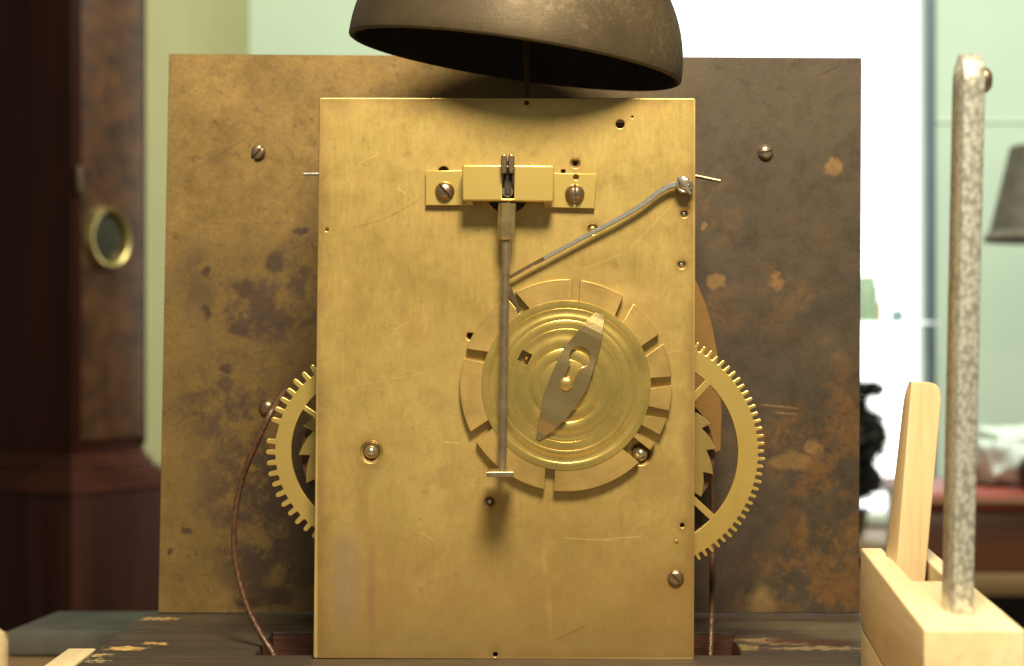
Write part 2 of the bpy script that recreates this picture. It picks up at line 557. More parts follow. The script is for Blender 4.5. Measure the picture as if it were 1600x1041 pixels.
def mat_seat_board():
    t = NT('old_oak_board')
    zt = -108.0
    g = t.noise(50, 6, .65, stretch=(.10, 1, 1), dist=.5)
    f = t.noise(420, 4, .75, stretch=(.12, 1, 1))
    d = t.noise(70, 6, .7)
    c = t.ramp(g, [(.3, (.024, .016, .012)), (.6, (.042, .030, .022)), (.8, (.068, .050, .035))])
    c = t.mix(t.mrange(f, .50, .78, 0, .45), c, (.125, .10, .072))
    c = t.mix(t.mrange(d, .5, .68, 0, .5), c, (.050, .032, .024))
    sep = t.n('ShaderNodeSeparateXYZ'); t.put(sep.inputs[0], t.obj)
    cb = t.n('ShaderNodeCombineXYZ')
    t.put(cb.inputs[0], t.math('MULTIPLY', sep.outputs['X'], 1000)); t.put(cb.inputs[1], t.math('MULTIPLY', sep.outputs['Y'], 1000))
    p = t.warp(cb.outputs[0], .35, 15)
    def st(mask, amt, col):
        nonlocal c
        c = t.mix(t.math('MULTIPLY', mask, amt), c, col)
    for (x, y, a, b, k, col) in ((-132, 22, 9, 4.5, .95, (.55, .35, .12)), (-124, 33, 5, 3, .85, (.48, .30, .10)), (-138, 8, 4, 3, .8, (.5, .38, .18)),
                                 (-133, 92, 8, 5, .7, (.45, .30, .12)), (-137, -3, 5, 3, .7, (.45, .36, .2)),
                                 (100, 34, 20, 5, .8, (.20, .125, .06)), (88, 40, 12, 6, .8, (.23, .15, .075)), (80, 24, 5, 9, .7, (.24, .16, .08)),
                                 (112, 34, 14, 9, .95, (.035, .012, .008)), (97, 38, 10, 7, .95, (.045, .015, .010)), (104, 22, 20, 5, .7, (.25, .18, .10)), (124, 60, 26, 26, .5, (.13, .105, .066)),
                                 (100, 75, 40, 14, .45, (.12, .10, .06))):
        st(t.blob(p, x, y, a, b, .5), k, col)
    # inside the slots the wood is redder and cleaner
    st(t.mrange(sep.outputs['Z'], (zt - .8) * MM, (zt - 1.6) * MM, 0, 1), .85, (.11, .036, .022))
    t.bump(t.math('ADD', f, t.math('MULTIPLY', d, .8)), .6, .0008)
    t.put(t.b.inputs['Roughness'], t.mrange(f, .3, .7, .72, .5))
    return t.set(color=c)

def mat_zinc():
    t = NT('galvanised_bar')
    v = t.voronoi(800, stretch=(1, 1, .7))
    v2 = t.noise(520, 5, .75)
    c = t.ramp(t.math('ADD', t.math('MULTIPLY', v, .6), t.math('MULTIPLY', v2, .6)), [(.3, (.88, .89, .86)), (.55, (.76, .77, .73)), (.75, (.46, .45, .41))])
    t.bump(t.math('ADD', v, t.math('MULTIPLY', v2, .8)), .30, .0003)
    return t.set(color=c, metal=.68, rough=.34)

def mat_bell():
    t = NT('dull_bell_bronze')
    n1 = t.noise(30, 6, .65)
    n2 = t.noise(160, 6, .7)
    n3 = t.noise(900, 3, .7)
    c = t.ramp(n1, [(.3, (.052, .038, .022)), (.55, (.078, .058, .034)), (.75, (.11, .082, .046))])
    c = t.mix(t.mrange(n2, .55, .72, 0, .3), c, (.08, .052, .03))
    v = t.mrange(t.math('MULTIPLY', t.noise(420, 5, .75), t.mrange(t.noise(24, 3), .42, .62, .55, 1.15)), .52, .66, 0, 1)
    c = t.mix(t.math('MULTIPLY', v, .16), c, (.36, .27, .15))
    c = t.mix(t.mrange(n3, .5, .75, 0, .4), c, (.07, .045, .03))
    t.bump(t.math('ADD', n3, n2), .3, .0003)
    t.put(t.b.inputs['Roughness'], t.mrange(n2, .3, .7, .50, .66))
    return t.set(color=c, metal=.40)

M = {}
M['plate'] = mat_back_plate()
M['dial'] = mat_dial()
M['bell'] = mat_bell()
M['brass'] = simple('aged_brass', (.60, .455, .15), .36, .75, .18, 130, .05, 1200)
M['wheel_brass'] = simple('yellow_wheel_brass', (.66, .495, .16), .36, .80, .14, 90, .2, 1100)
M['ratchet_brass'] = simple('ratchet_brass', (.44, .335, .12), .40, .85, .2, 120, .2, 1100)
M['sink'] = simple('oily_sink_brass', (.30, .20, .075), .45, .6, .3, 300, .2, 900)
M['dull_brass'] = simple('brown_brass', (.30, .17, .06), .45, .7, .25, 80, .2, 900)
M['steel'] = simple('bright_steel', (.50, .51, .51), .30, .85, .15, 260, .3, 700)
M['dark_steel'] = simple('grey_steel', (.36, .29, .205), .27, .80, .28, 200, .35, 700)
M['collar'] = simple('worn_collar_brass', (.40, .31, .16), .26, .75, .3, 200, .25, 700)
M['pin'] = simple('worn_pin_steel', (.50, .45, .34), .22, .9, .15, 260, .1, 900)
M['screw'] = simple('brown_steel_screw', (.30, .22, .15), .30, .90, .3, 220, .25, 900)
M['clip'] = simple('spring_clip_steel', (.40, .31, .16), .27, .85, .14, 90, .08, 900)
M['black'] = simple('shade_black', (.02, .014, .01), .6, 0, .3, 300, .1)  # near black, puts the shade inside the cock into the colour
M['gut'] = simple('brown_gut', (.080, .038, .022), .32, 0, .4, 500, .6, 1400)
M['seat'] = mat_seat_board()
M['zinc'] = mat_zinc()
M['pale_wood'] = mat_wood('planed_pale_wood', (.65, .50, .285), (.82, .68, .45), 'y', .55, 60, .3)
M['upright_wood'] = mat_wood('planed_upright_wood', (.56, .41, .22), (.74, .58, .37), 'z', .55, 80, .3)
M['mahogany'] = mat_wood('dark_mahogany', (.026, .0070, .005), (.070, .019, .011), 'z', .45, 14, .05, 120, spec=.15)
M['burr'] = simple('burr_walnut', (.085, .034, .013), .40, 0, .65, 26, .05, 100)
M['moulding_wood'] = mat_wood('moulding_mahogany', (.045, .011, .007), (.11, .033, .016), 'x', .4, 14, .05, 120, spec=.2)
M['gilt'] = simple('polished_brass_ring', (.62, .46, .17), .32, .9, .1, 60, 0)
M['dark_glass'] = NT('dark_lens_glass').set(color=(.045, .042, .028), rough=.25, spec=.2)
M['wall'] = simple('pale_green_paint', (.64, .74, .60), .7, 0, .04, 3, .05, 60)
M['wall_side'] = simple('shaded_wall_paint', (.45, .405, .20), .7, 0, .05, 3, .05, 60)  # same paint as the back wall, its weaker light put into the colour
M['floor'] = mat_wood('dark_floor_boards', (.05, .026, .014), (.09, .05, .028), 'y', .5, 6, .1, 60)
M['frame_blue'] = simple('blue_grey_paint', (.10, .14, .17), .5, 0, .1, 8, .05, 60)
M['frame_white'] = simple('white_window_paint', (.75, .79, .70), .5, 0, .05, 8, .05, 60)
M['desk'] = mat_wood('red_brown_desk', (.13, .036, .014), (.22, .075, .03), 'x', .4, 9, .05, 80)
M['desk_edge'] = simple('red_leather_edge', (.30, .055, .035), .45, 0, .2, 12, .1, 100)
M['desk_rail'] = mat_wood('tan_desk_rail', (.22, .12, .045), (.33, .20, .085), 'x', .5, 9, .05, 80)
M['bench'] = mat_wood('tan_bench_top', (.26, .16, .07), (.36, .23, .11), 'x', .6, 14, .1)
M['slab'] = simple('slate_blue_cover', (.10, .102, .092), .5, 0, .25, 60, .1, 400)
M['shade'] = simple('grey_lampshade', (.135, .115, .085), .8, 0, .3, 40, .3, 120)
M['cloth'] = simple('white_cloth', (.74, .80, .74), .85, 0, .06, 12, .3, 40)
M['cabinet'] = mat_wood('orange_brown_wood', (.20, .085, .022), (.34, .155, .045), 'x', .5, 9, .05, 80)
M['glass'] = NT('clear_glass').set(color=(.95, 1, .97), rough=.02, trans=1.0)
M['hinge'] = simple('dark_hinge', (.11, .06, .03), .5, .3, .2, 60, 0)
M['leaf'] = simple('dark_leaf', (.020, .016, .012), .5, 0, .4, 30, 0)
M['pot'] = simple('dark_pot', (.05, .025, .018), .5, 0, .3, 30, .1)
M['bottle_green'] = simple('pale_green_bottle', (.45, .60, .42), .3, 0, .1, 20, 0)
M['bottle_blue'] = simple('pale_blue_bottle', (.36, .48, .52), .3, 0, .1, 20, 0)
M['bottle_tan'] = simple('tan_jar', (.62, .52, .28), .4, 0, .1, 20, 0)
gl = NT('bright_daylight')
gl.set(color=(0, 0, 0), emit=(.97, 1.0, .93, 1), estr=2.6, spec=0)
M['daylight'] = gl.m

# ------------------------------------------------------------------ the room behind (all real sizes, metres away)
def quad_wall(name, a, b, z0, z1, mat, th=60):
    """vertical wall slab from plan point a to plan point b (x, y in mm)"""
    ax, ay = a; bx, by = b
    dx, dy = bx - ax, by - ay
    L = math.hypot(dx, dy); nx, ny = -dy / L * th, dx / L * th
    pts = [(ax, ay, z0), (bx, by, z0), (bx, by, z1), (ax, ay, z1), (ax + nx, ay + ny, z0), (bx + nx, by + ny, z0), (bx + nx, by + ny, z1), (ax + nx, ay + ny, z1)]
    o = link(name, hexa(pts), mat)
    return tag(o, kind='structure')

FLOOR = -950
YB = 4000.0
kx = pxmm(YB)
def bx_(px): return (px - 800) * kx
def bz_(py): return (520.5 - py) * kx
WL, WR, WBOT, WTOP = bx_(930), bx_(1441), bz_(800), bz_(-230)
CEIL = 1700
quad_wall('wall_back', (bx_(390), YB), (WL, YB), FLOOR, CEIL, M['wall'])
quad_wall('wall_below_window', (WL, YB), (WR, YB), FLOOR, WBOT, M['wall'])
quad_wall('wall_above_window', (WL, YB), (WR, YB), WTOP, CEIL, M['wall'])
quad_wall('wall_right', (WR, YB), (bx_(2100), YB), FLOOR, CEIL, M['wall'])
side_a = W(60, 520, 2700)
quad_wall('wall_left', (side_a.x, side_a.y), (bx_(390), YB), FLOOR, CEIL, M['wall_side'])
o = link('floor', box((-2600, 400, FLOOR - 40), (2600, YB + 60, FLOOR)), M['floor']); tag(o, kind='structure')
o = link('dado_rail', box((bx_(1462), YB - 6, bz_(192.5)), (bx_(2100), YB - 1, bz_(190))), M['wall']); tag(o, kind='structure')

win = thing('window', 'overexposed white window behind the dial plate with a blue grey edge post', 'window', ((WL + WR) / 2, YB, WBOT))
link('pane', box((WL - 20, YB + 70, WBOT - 20), (WR + 20, YB + 76, WTOP + 20)), M['daylight'], win)
link('sill', box((WL - 20, YB - 60, WBOT - 24), (WR + 10, YB - 2, WBOT), 4), M['frame_white'], win)
link('edge_post', box((bx_(1443), YB - 40, WBOT - 20), (bx_(1457), YB - 2, CEIL - 10), 4), M['frame_blue'], win)

# desk behind on the right
DY = 2300.0
kd = pxmm(DY)
def dx_(px): return (px - 800) * kd
def dz_(py): return (520.5 - py) * kd
desk = thing('desk', 'red brown wooden desk standing far behind the wooden block', 'desk', (dx_(1650), DY + 300, FLOOR))
DTOP = dz_(772)
link('desk_top', box((dx_(1446), DY, dz_(800)), (dx_(2050), DY + 360, DTOP), 8), M['desk_edge'], desk)
link('edge_bead', box((dx_(1446), DY - 8, dz_(787)), (dx_(2050), DY + 1, dz_(781)), 2), M['frame_white'] if False else M['desk_rail'], desk)
link('apron', box((dx_(1452), DY + 20, dz_(898)), (dx_(2040), DY + 340, dz_(800.5)), 3), M['desk'], desk)
link('rail', box((dx_(1449), DY + 8, dz_(934)), (dx_(2045), DY + 345, dz_(898.5)), 4), M['desk_rail'], desk)
for sx in (1454, 2000):
    for yy in (DY + 30, DY + 290):
        link('leg', box((dx_(sx), yy, FLOOR), (dx_(sx) + 45, yy + 45, dz_(934.5)), 3), M['desk'], desk)
link('back_panel', box((dx_(1470), DY + 270, FLOOR + 120), (dx_(2000), DY + 285, dz_(934.5))), M['pot'], desk)

# bundle of white cloth on the desk
bm = bmesh.new()
bmesh.ops.create_icosphere(bm, subdivisions=5, radius=1)
from mathutils import noise as mn
for v in bm.verts:
    p = v.co.copy()
    n = mn.fractal(p * 2.1 + Vector((3, 1, 7)), 1.0, 2.0, 4)
    q = Vector((math.copysign(abs(p.x) ** .6, p.x), math.copysign(abs(p.y) ** .6, p.y), math.copysign(abs(p.z) ** .55, p.z)))
    v.co = Vector((q.x * 74, q.y * 90, q.z * 46)) * (1 + .16 * n)
me = finish(bm, 60)
zmin = min(v.co.z for v in me.vertices)
o = link('cloth_bundle', me, M['cloth'], None, (dx_(1582) * 1.07, DY + 200, DTOP - zmin / MM - 2))
tag(o, 'crumpled white cloth bundle on the red brown desk', 'cloth')
# dark round ornament in front of the cloth
o = link('dark_bowl', lathe([(0, 0), (16, 0), (18, 4), (26, 20), (28, 32), (26, 40), (20, 46), (22, 50), (18, 50), (17, 46), (0, 40)], 28, 'z'), M['pot'], None, (dx_(1618) * 1.02, DY + 60, DTOP + .5))
tag(o, 'small dark round pot at the right picture edge beside the cloth', 'pot')

# dark leafy plant, mostly behind the dial
plant_d = YB - 260.0
kp = pxmm(plant_d)
PZ = WBOT - 29.5
pc = Vector(((1322 - 800) * kp, plant_d, PZ))
plant = thing('potted_plant', 'dark leafy potted plant silhouetted at the right edge of the dial', 'plant', pc)
link('pot', lathe([(0, 0), (36, 0), (40, 6), (48, 52), (52, 54), (52, 62), (46, 62), (44, 56), (0, 54)], 32, 'z'), M['pot'], plant, pc + Vector((0, 0, .5)))
bm = bmesh.new()
rr = random.Random(5)
def leaf_clump(cx, cz, rx, rz, n):
    for _ in range(n):
        a = rr.uniform(0, 2 * PI); b = rr.uniform(-1, 1); rad = rr.random() ** .45
        c = Vector((cx + rx * rad * math.cos(a) * math.sqrt(1 - b * b), rx * rad * math.sin(a) * math.sqrt(1 - b * b), cz + rz * rad * b))
        u = Vector((rr.uniform(-1, 1), rr.uniform(-1, 1), rr.uniform(-1, 1))).normalized()
        w = u.cross(Vector((rr.uniform(-1, 1), rr.uniform(-1, 1), rr.uniform(-1, 1)))).normalized()
        L, Wd = rr.uniform(18, 34), rr.uniform(8, 13)
        vs_ = [bm.verts.new(c + u * L * s + w * Wd * t) for s, t in ((-.5, 0), (-.1, -.5), (.5, 0), (-.1, .5))]
        bm.faces.new(vs_)
hz = lambda py: (520.5 - py) * kp - PZ
leaf_clump(0, hz(690), 90, 75, 1500)
leaf_clump(40, hz(680), 50, 60, 900)
leaf_clump(52, hz(608), 34, 14, 220)
leaf_clump(20, hz(750), 60, 45, 900)
leaf_clump(5, hz(640), 55, 70, 700)
link('crown', finish(bm), M['leaf'], plant, pc)
for i in range(5):
    a = i * 1.3
    link('stem', sweep(smooth_path([(0, 0, 54), (10 * math.cos(a), 10 * math.sin(a), 80), (24 * math.cos(a), 24 * math.sin(a), 120 + 8 * i)], 5), round_sec(2.2, 8)), M['leaf'], plant, pc)
cab = thing('low_cabinet', 'orange brown low cabinet under the window, right of the dial bottom', 'cabinet', (bx_(1250), YB - 200, FLOOR))
link('cabinet_top', box((bx_(1040), YB - 420, WBOT - 64), (bx_(1440), YB - 70, WBOT - 30), 5), M['desk_rail'], cab)
link('cabinet_body', box((bx_(1050), YB - 400, FLOOR), (bx_(1430), YB - 80, WBOT - 64.5), 4), M['cabinet'], cab)
BXY = YB - 100
kb_ = pxmm(BXY)
bzt = (520.5 - 503) * kb_
o = link('glass_shelf', box((WL - 10, BXY - 60, bzt - 5), (WR + 5, YB - 1.5, bzt), 1), M['glass'])
tag(o, 'thin clear glass shelf across the bright window', 'shelf')
def jar(name, px, d, r, p0, p1, mat, label, cat):
    kk = pxmm(d)
    z0 = bzt + .3; H = (520.5 - p1) * kk - z0
    me = lathe([(0, 0), (r * .95, 0), (r, H * .06), (r, H * .72), (r * .8, H * .84), (r * .8, H * .98), (r * .74, H), (0, H)], 28, 'z')
    return tag(link(name, me, mat, None, ((px - 800) * kk, d, z0)), label, cat)
jar('glass_jar', 1354, BXY - 20, 26, 503, 432, M['bottle_green'], 'pale green jar on the glass shelf beside the dial edge', 'jar')
jar('glass_jar', 1371, BXY - 30, 9, 503, 470, M['bottle_tan'], 'small tan jar on the glass shelf', 'jar')
jar('glass_jar', 1402, BXY + 10, 16, 503, 484, M['bottle_blue'], 'low pale blue jar on the glass shelf, right of the tan one', 'jar')

# table lamp at the right edge
LY = 2520.0
kl = pxmm(LY)
lx = (1652 - 800) * kl
def lz(py): return (520.5 - py) * kl
lamp = thing('table_lamp', 'grey cloth lampshade of a table lamp cut by the right picture edge', 'lamp', (lx, LY, DTOP))
link('lamp_shade', lathe([(70 * kl, lz(228)), (72 * kl, lz(229)), (104 * kl, lz(362)), (113 * kl, lz(371)), (113 * kl, lz(377)), (108 * kl, lz(378)), (101 * kl, lz(362)), (68 * kl, lz(230)), (70 * kl, lz(228))], 64, 'z'), M['shade'], lamp, (lx, LY, 0))
link('stem', lathe([(0, DTOP + 1), (60, DTOP + 1), (62, DTOP + 8), (30, DTOP + 18), (10, DTOP + 30), (9, lz(300)), (0, lz(298))], 32, 'z'), M['gilt'], lamp, (lx, LY, 0))
link('finial', lathe([(0, lz(196)), (6, lz(200)), (9, lz(208)), (5, lz(214)), (5, lz(300)), (0, lz(300))], 20, 'z'), M['gilt'], lamp, (lx, LY, 0))

# longcase clock on the left
CY = 2400.0
kc = pxmm(CY)
corner = Vector(((112 - 800) * kc, CY, 0))
case = thing('longcase_clock', 'dark mahogany longcase clock with oval brass window, blurred at the left', 'clock', (corner.x, CY, FLOOR))
def cz_(py): return (520.5 - py) * kc
fa = R(58)                                   # the door faces right and forward
fdir = Vector((math.cos(fa), math.sin(fa), 0))      # along the door, going away
sdir = Vector((-math.sin(fa), math.cos(fa), 0))     # along the side panel, going left and away
# place the case so that the door spans 112..218 px
FW = 165.0
SWD = 260.0
def cpt(u, v, z): return corner + fdir * u + sdir * v + Vector((0, 0, z))
def cbox(name, u0, u1, v0, v1, z0, z1, mat, parent, bevel=2):
    pts = [cpt(u0, v0, z0), cpt(u1, v0, z0), cpt(u1, v0, z1), cpt(u0, v0, z1), cpt(u0, v1, z0), cpt(u1, v1, z0), cpt(u1, v1, z1), cpt(u0, v1, z1)]
    return link(name, hexa(pts, bevel), mat, parent)
ZB = cz_(712)
cbox('trunk', 0, FW, 0, SWD, ZB, 1500, M['mahogany'], case, 4)
door = cbox('door', 14, FW - 10, -7, -.5, cz_(690), 1480, M['burr'], case, 2)
cbox('door_bead', 6, 13.5, -4, -.5, cz_(700), 1490, M['mahogany'], case, 1)
cbox('door_bead', FW - 9.5, FW - 1, -4, -.5, cz_(700), 1490, M['mahogany'], case, 1)
cbox('hinge', 2, 13, -12, -4.5, cz_(300), cz_(260), M['hinge'], case, 2)
# oval window with brass ring in the door
uc = 66.0; zc = cz_(369)
def oval(name, r0, r1, y0, y1, mat, prof=None):
    bm = bmesh.new()
    N = 48
    rings = []
    for (r, y) in prof:
        rings.append([bm.verts.new(cpt(uc + r * .94 * math.cos(2 * PI * i / N), y, zc + r * math.sin(2 * PI * i / N))) for i in range(N)])
    for A, B in zip(rings, rings[1:]):
        for i in range(N):
            j = (i + 1) % N
            bm.faces.new((A[i], A[j], B[j], B[i]))
    if r0 == 0: bm.faces.new(rings[-1])
    return link(name, finish(bm, 50), mat, case)
ro = 50 * kc
oval('lens_ring', 1, 0, 0, 0, M['gilt'], [(ro, -7), (ro * .99, -16), (ro * .92, -22), (ro * .82, -20), (ro * .77, -12), (ro * .77, -7)])
oval('lens_glass', 0, 0, 0, 0, M['dark_glass'], [(ro * .79, -9), (ro * .5, -13), (ro * .1, -15)])
# spreading moulding down to the plinth
steps = [(0, 712), (6, 722), (13, 734), (24, 742), (36, 752), (46, 760), (48, 770)]
for (e0, p0), (e1, p1) in zip(steps, steps[1:]):
    e = (e0 + e1) / 2
    cbox('moulding', -e, FW + e, -e, SWD, cz_(p1) + .4, cz_(p0), M['moulding_wood'], case, 2)
cbox('plinth', -44, FW + 44, -44, SWD, FLOOR, cz_(770), M['mahogany'], case, 4)

# ------------------------------------------------------------------ the bench and what lies on it
BZ = -157.0
o = link('workbench', box((-520, -330, BZ - 30), (520, 385, BZ), 3), M['bench'])
tag(o, 'tan wooden workbench top showing under the dark slab at lower left', 'workbench')
o = link('flat_box', hexa([W(13, 985, 300) + Vector((0, 0, -12.3)), W(230, 985, 300) + Vector((0, 0, -12.3)), W(230, 985, 300), W(13, 985, 300),
                          Vector((W(88, 956, 366).x, 366, W(13, 985, 300).z - 12.3)), Vector((W(255, 956, 366).x, 366, W(13, 985, 300).z - 12.3)),
                          Vector((W(255, 956, 366).x, 366, W(13, 985, 300).z)), Vector((W(88, 956, 366).x, 366, W(13, 985, 300).z))], 1.2), M['slab'])
tag(o, 'dark slate grey flat box lying left of the seat board', 'box')
a = W(3, 1000, 90)
o = link('wooden_peg', lathe([(0, 13), (3.5, 12.4), (6, 10.5), (7.2, 7), (7.4, 2), (7.4, BZ + .2 - W(0, 981, 250).z + 13), (0, BZ + .2 - W(0, 981, 250).z + 13)], 28, 'z'), M['pale_wood'], None, (W(-13, 1000, 250).x, 250, W(0, 981, 250).z - 13))
tag(o, 'pale rounded wooden peg cut by the left picture edge', 'peg')

# seat board
ZT = -108.0
BL, BR = -142.0, 138.0
def zslot(px0, px1, y0, y1, rag=0):
    return [(px0, y0), (px1, y0), (px1, y1), (px0, y1)]
def board():
    # plan outline in (x, y), then laid flat
    jag = random.Random(3)
    left = [(BL + jag.uniform(-.5, .5), y) for y in range(108, -41, -6)]
    outer = left + [(BR, -42), (BR, 108)]
    holes = [[(-86.5, 8.0), (-62, 8.3), (-40, 8.0), (-40, 60), (-62, 59.4), (-86.3, 60)],
             [(58, 8.2), (70, 7.7), (76.5, 8.0), (78.4, 24), (77.6, 40), (80.5, 60), (60, 59.4), (40, 60), (40, 8)]]
    me = sheet(outer, holes, 0, 22, .7, 2)
    for v in me.vertices:
        x, y, z = v.co
        v.co = (x, z, ZT * MM - y)
    me.flip_normals()
    return me
me = board()
seat = link('seat_board', me, M['seat'])
tag(seat, 'dark worn wooden seat board carrying the clock movement', 'board')
for xs in (-128, 122):
    o = link('support_rail', box((xs - 9, -30, BZ + .3), (xs + 9, 100, ZT - 22.4), 1), M['upright_wood'])
    tag(o, 'pale wooden rail under the %s end of the seat board' % ('left' if xs < 0 else 'right'), 'rail')
# pale strip against the left end of the seat board
zs = ZT - .6
p1, p2 = W(107, 1009, 26), W(145, 1009, 26)
o = link('wooden_strip', hexa([(-153, -110, BZ + .3), (BL - 1.2, -110, BZ + .3), (BL - 1.2, -110, zs), (-153, -110, zs),
                               (-153, 26, BZ + .3), (BL - 1.2, 26, BZ + .3), (BL - 1.2, 26, zs), (-153, 26, zs)], .6), M['pale_wood'])
tag(o, 'pale yellow wooden strip beside the left end of the seat board', 'strip')

# slotted wooden block with upright and metal bar, front right
zb = -69.0
stand = thing('wooden_block_stand', 'pale wooden slotted block with leaning upright and rough metal bar, right foreground', 'stand', (105, -110, BZ))
yF, yBk = -193.0, -20.0
def blk(x, y):          # plan point on the block; x across (0 left .. 23 right), y depth
    t = (y - yF) / (yBk - yF)
    return Vector((96 + 16 * t + x, y, 0))
ySl = -104.0            # slot end
def slab(name, x0, x1, y0, y1, z0, z1, mat, bevel=.8):
    pts = [blk(x0, y0), blk(x1, y0), blk(x1, y0), blk(x0, y0), blk(x0, y1), blk(x1, y1), blk(x1, y1), blk(x0, y1)]
    zz = [z0, z0, z1, z1] * 2
    for p, z in zip(pts, zz): p.z = z
    return hexa(pts, bevel, 3)
zm = zb - 25.5
# U-shaped plan outline with the slot open to the back
def ublock(z0, z1):
    ol = [blk(0, yF), blk(23.4, yF), blk(22, yBk), blk(17.2, yBk), blk(17.4, ySl), blk(7.5, ySl), blk(6.9, yBk), blk(0, yBk)]
    me = sheet([(p.x, p.y) for p in ol], [], 0, z1 - z0, .7, 3)
    for v in me.vertices:
        x, y, z = v.co
        v.co = (x, z, z1 * MM - y)
    me.flip_normals()
    return me
link('base_block', ublock(zm + .25, zb), M['pale_wood'], stand)
link('lower_block', ublock(BZ + .3, zm - .25), M['pale_wood'], stand)
# upright plank
def upright():
    yA, th_ = -60.0, 20.0
    k = pxmm(yA)
    def P(px, py): return ((px - 800) * k, (520.5 - py) * k)
    outer = [P(1396, 940), P(1443, 940), P(1471, 624), P(1469, 610), P(1466, 604), P(1460, 599.5), P(1452, 597.5), P(1424.5, 597)]
    me = sheet(outer, [], yA, th_, .6, 3)
    zlo, zhi = (520.5 - 940) * k, (520.5 - 597) * k
    bm = bmesh.new(); bm.from_mesh(me)
    for i in range(1, 24):
        z = zlo + (zhi - zlo) * i / 24
        bmesh.ops.bisect_plane(bm, geom=bm.verts[:] + bm.edges[:] + bm.faces[:], plane_co=(0, 0, z * MM), plane_no=(0, 0, 1))
    for v in bm.verts:                         # the plank thins to a rounded top
        f = (v.co.z / MM - zlo) / (zhi - zlo)
        sc_ = 1.0 - .55 * f - .25 * max(0, (f - .9) / .1) ** 2
        v.co.y = yA * MM + (v.co.y - yA * MM) * sc_
    bm.to_mesh(me); bm.free()
    shade(me, 30)
    return me
link('upright', upright(), M['upright_wood'], stand)
def bar():
    bm = bmesh.new()
    y0, y1 = -172.0, -159.0
    zt = (520.5 - 82) * pxmm(-172)
    xb, xt = (1488 - 800) * pxmm(-172), (1503 - 800) * pxmm(-172)
    Wd = 5.0
    rows = 60
    prof = []
    me_pts = []
    rings = []
    for i in range(rows + 1):
        f = i / rows
        z = zb - 6 + (zt - zb + 6) * f
        # rounded top in the y direction
        top = max(0, (z - (zt - 6.5)) / 6.5)
        half = (y1 - y0) / 2 * math.sqrt(max(.0, 1 - top * top)) if top > 0 else (y1 - y0) / 2
        half = max(half, .6)
        ym = (y0 + y1) / 2
        x = xb + (xt - xb) * f
        lean = -3.0 * f
        w = Wd * (1 + .04 * f)
        c = .3
        ring = [(x + c, ym - half), (x + w - c, ym - half), (x + w, ym - half + c), (x + w, ym + half - c), (x + w - c, ym + half), (x + c, ym + half), (x, ym + half - c), (x, ym - half + c)]
        if half < 1.2: ring = [(a_, ym + (b_ - ym) * .9) for a_, b_ in ring]
        rings.append([bm.verts.new((a_ + mn.noise(Vector((a_ * .9, b_, z * .35))) * .05, b_ + lean + mn.noise(Vector((a_ * 3, b_ + 9, z * .5))) * .06, z)) for a_, b_ in ring])
    for A, B in zip(rings, rings[1:]):
        for i in range(8):
            j = (i + 1) % 8
            bm.faces.new((A[i], A[j], B[j], B[i]))
    bm.faces.new(rings[0][::-1]); bm.faces.new(rings[-1])
    return finish(bm, 50)
br = link('metal_bar', bar(), M['zinc'], stand)
kb = pxmm(-160)
o = link('bolt', lathe([(0, 0), (2.9, .1), (3.2, .9), (3.0, 2.1), (2.1, 2.9), (0, 3.3)], 24, 'z'), M['screw'], br, (max(v.co.x for v in br.data.vertices if abs(v.co.z / MM - (520.5 - 133) * kb) < 3) / MM - .3, -169, (520.5 - 133) * kb), (0, R(90), 0))

# ------------------------------------------------------------------ the clock movement
mv = thing('clock_movement', 'brass longcase clock movement with bell and dial plate, seen from behind', 'clock movement', (0, 50, ZT))

def PX(x, y, d=0.0):
    w = W(x, y, d)
    return (w.x, w.z)

# back plate with real holes
TH = 3.4
holes = [  # px, py, hole radius px, sink radius px, pivot (none / steel)
    (969, 194, 6.6, 0, None), (899, 255, 4.2, 7.5, None), (1069, 334, 4.0, 6.0, 'steel'),
    (1065, 413, 4.2, 6.8, 'steel'), (926, 358, 5.0, 8.6, 'brass'), (765, 784, 5.2, 8.6, 'steel'), (1066, 821, 3.4, 0, None),
    (774, 1023, 3.6, 0, None), (511, 359, 2.4, 0, None), (735, 525, 5.0, 6.5, None), (693, 268, 8.0, 0, None), (880, 268, 3.4, 0, None),
    (988, 183, 1.4, 0, None), (580, 706, 13.0, 17.5, 'ball'), (1001, 709, 14.0, 18.0, 'ball'),
    (823, 160, 3.4, 0, None), (793, 300, 33, 0, None)]
outline = []
cs = [(498.5, 152.5), (1087, 153.5), (1084.5, 1031), (489.5, 1029)]
for i, (x, y) in enumerate(cs):
    p = Vector(PX(x, y)); q = Vector(PX(*cs[i - 1])); n_ = Vector(PX(*cs[(i + 1) % 4]))
    r_ = .9
    a_ = p + (q - p).normalized() * r_; b_ = p + (n_ - p).normalized() * r_
    for k in range(5):
        t_ = k / 4
        outline.append(tuple(a_ * (1 - t_) ** 2 + p * 2 * t_ * (1 - t_) + b_ * t_ * t_))
hl = [circ(*PX(x, y), max(rs, rh) * S, 28) for x, y, rh, rs, pv in holes]
plate = link('back_plate', sheet(outline, hl, 0, TH, .35, 2), M['plate'], mv)
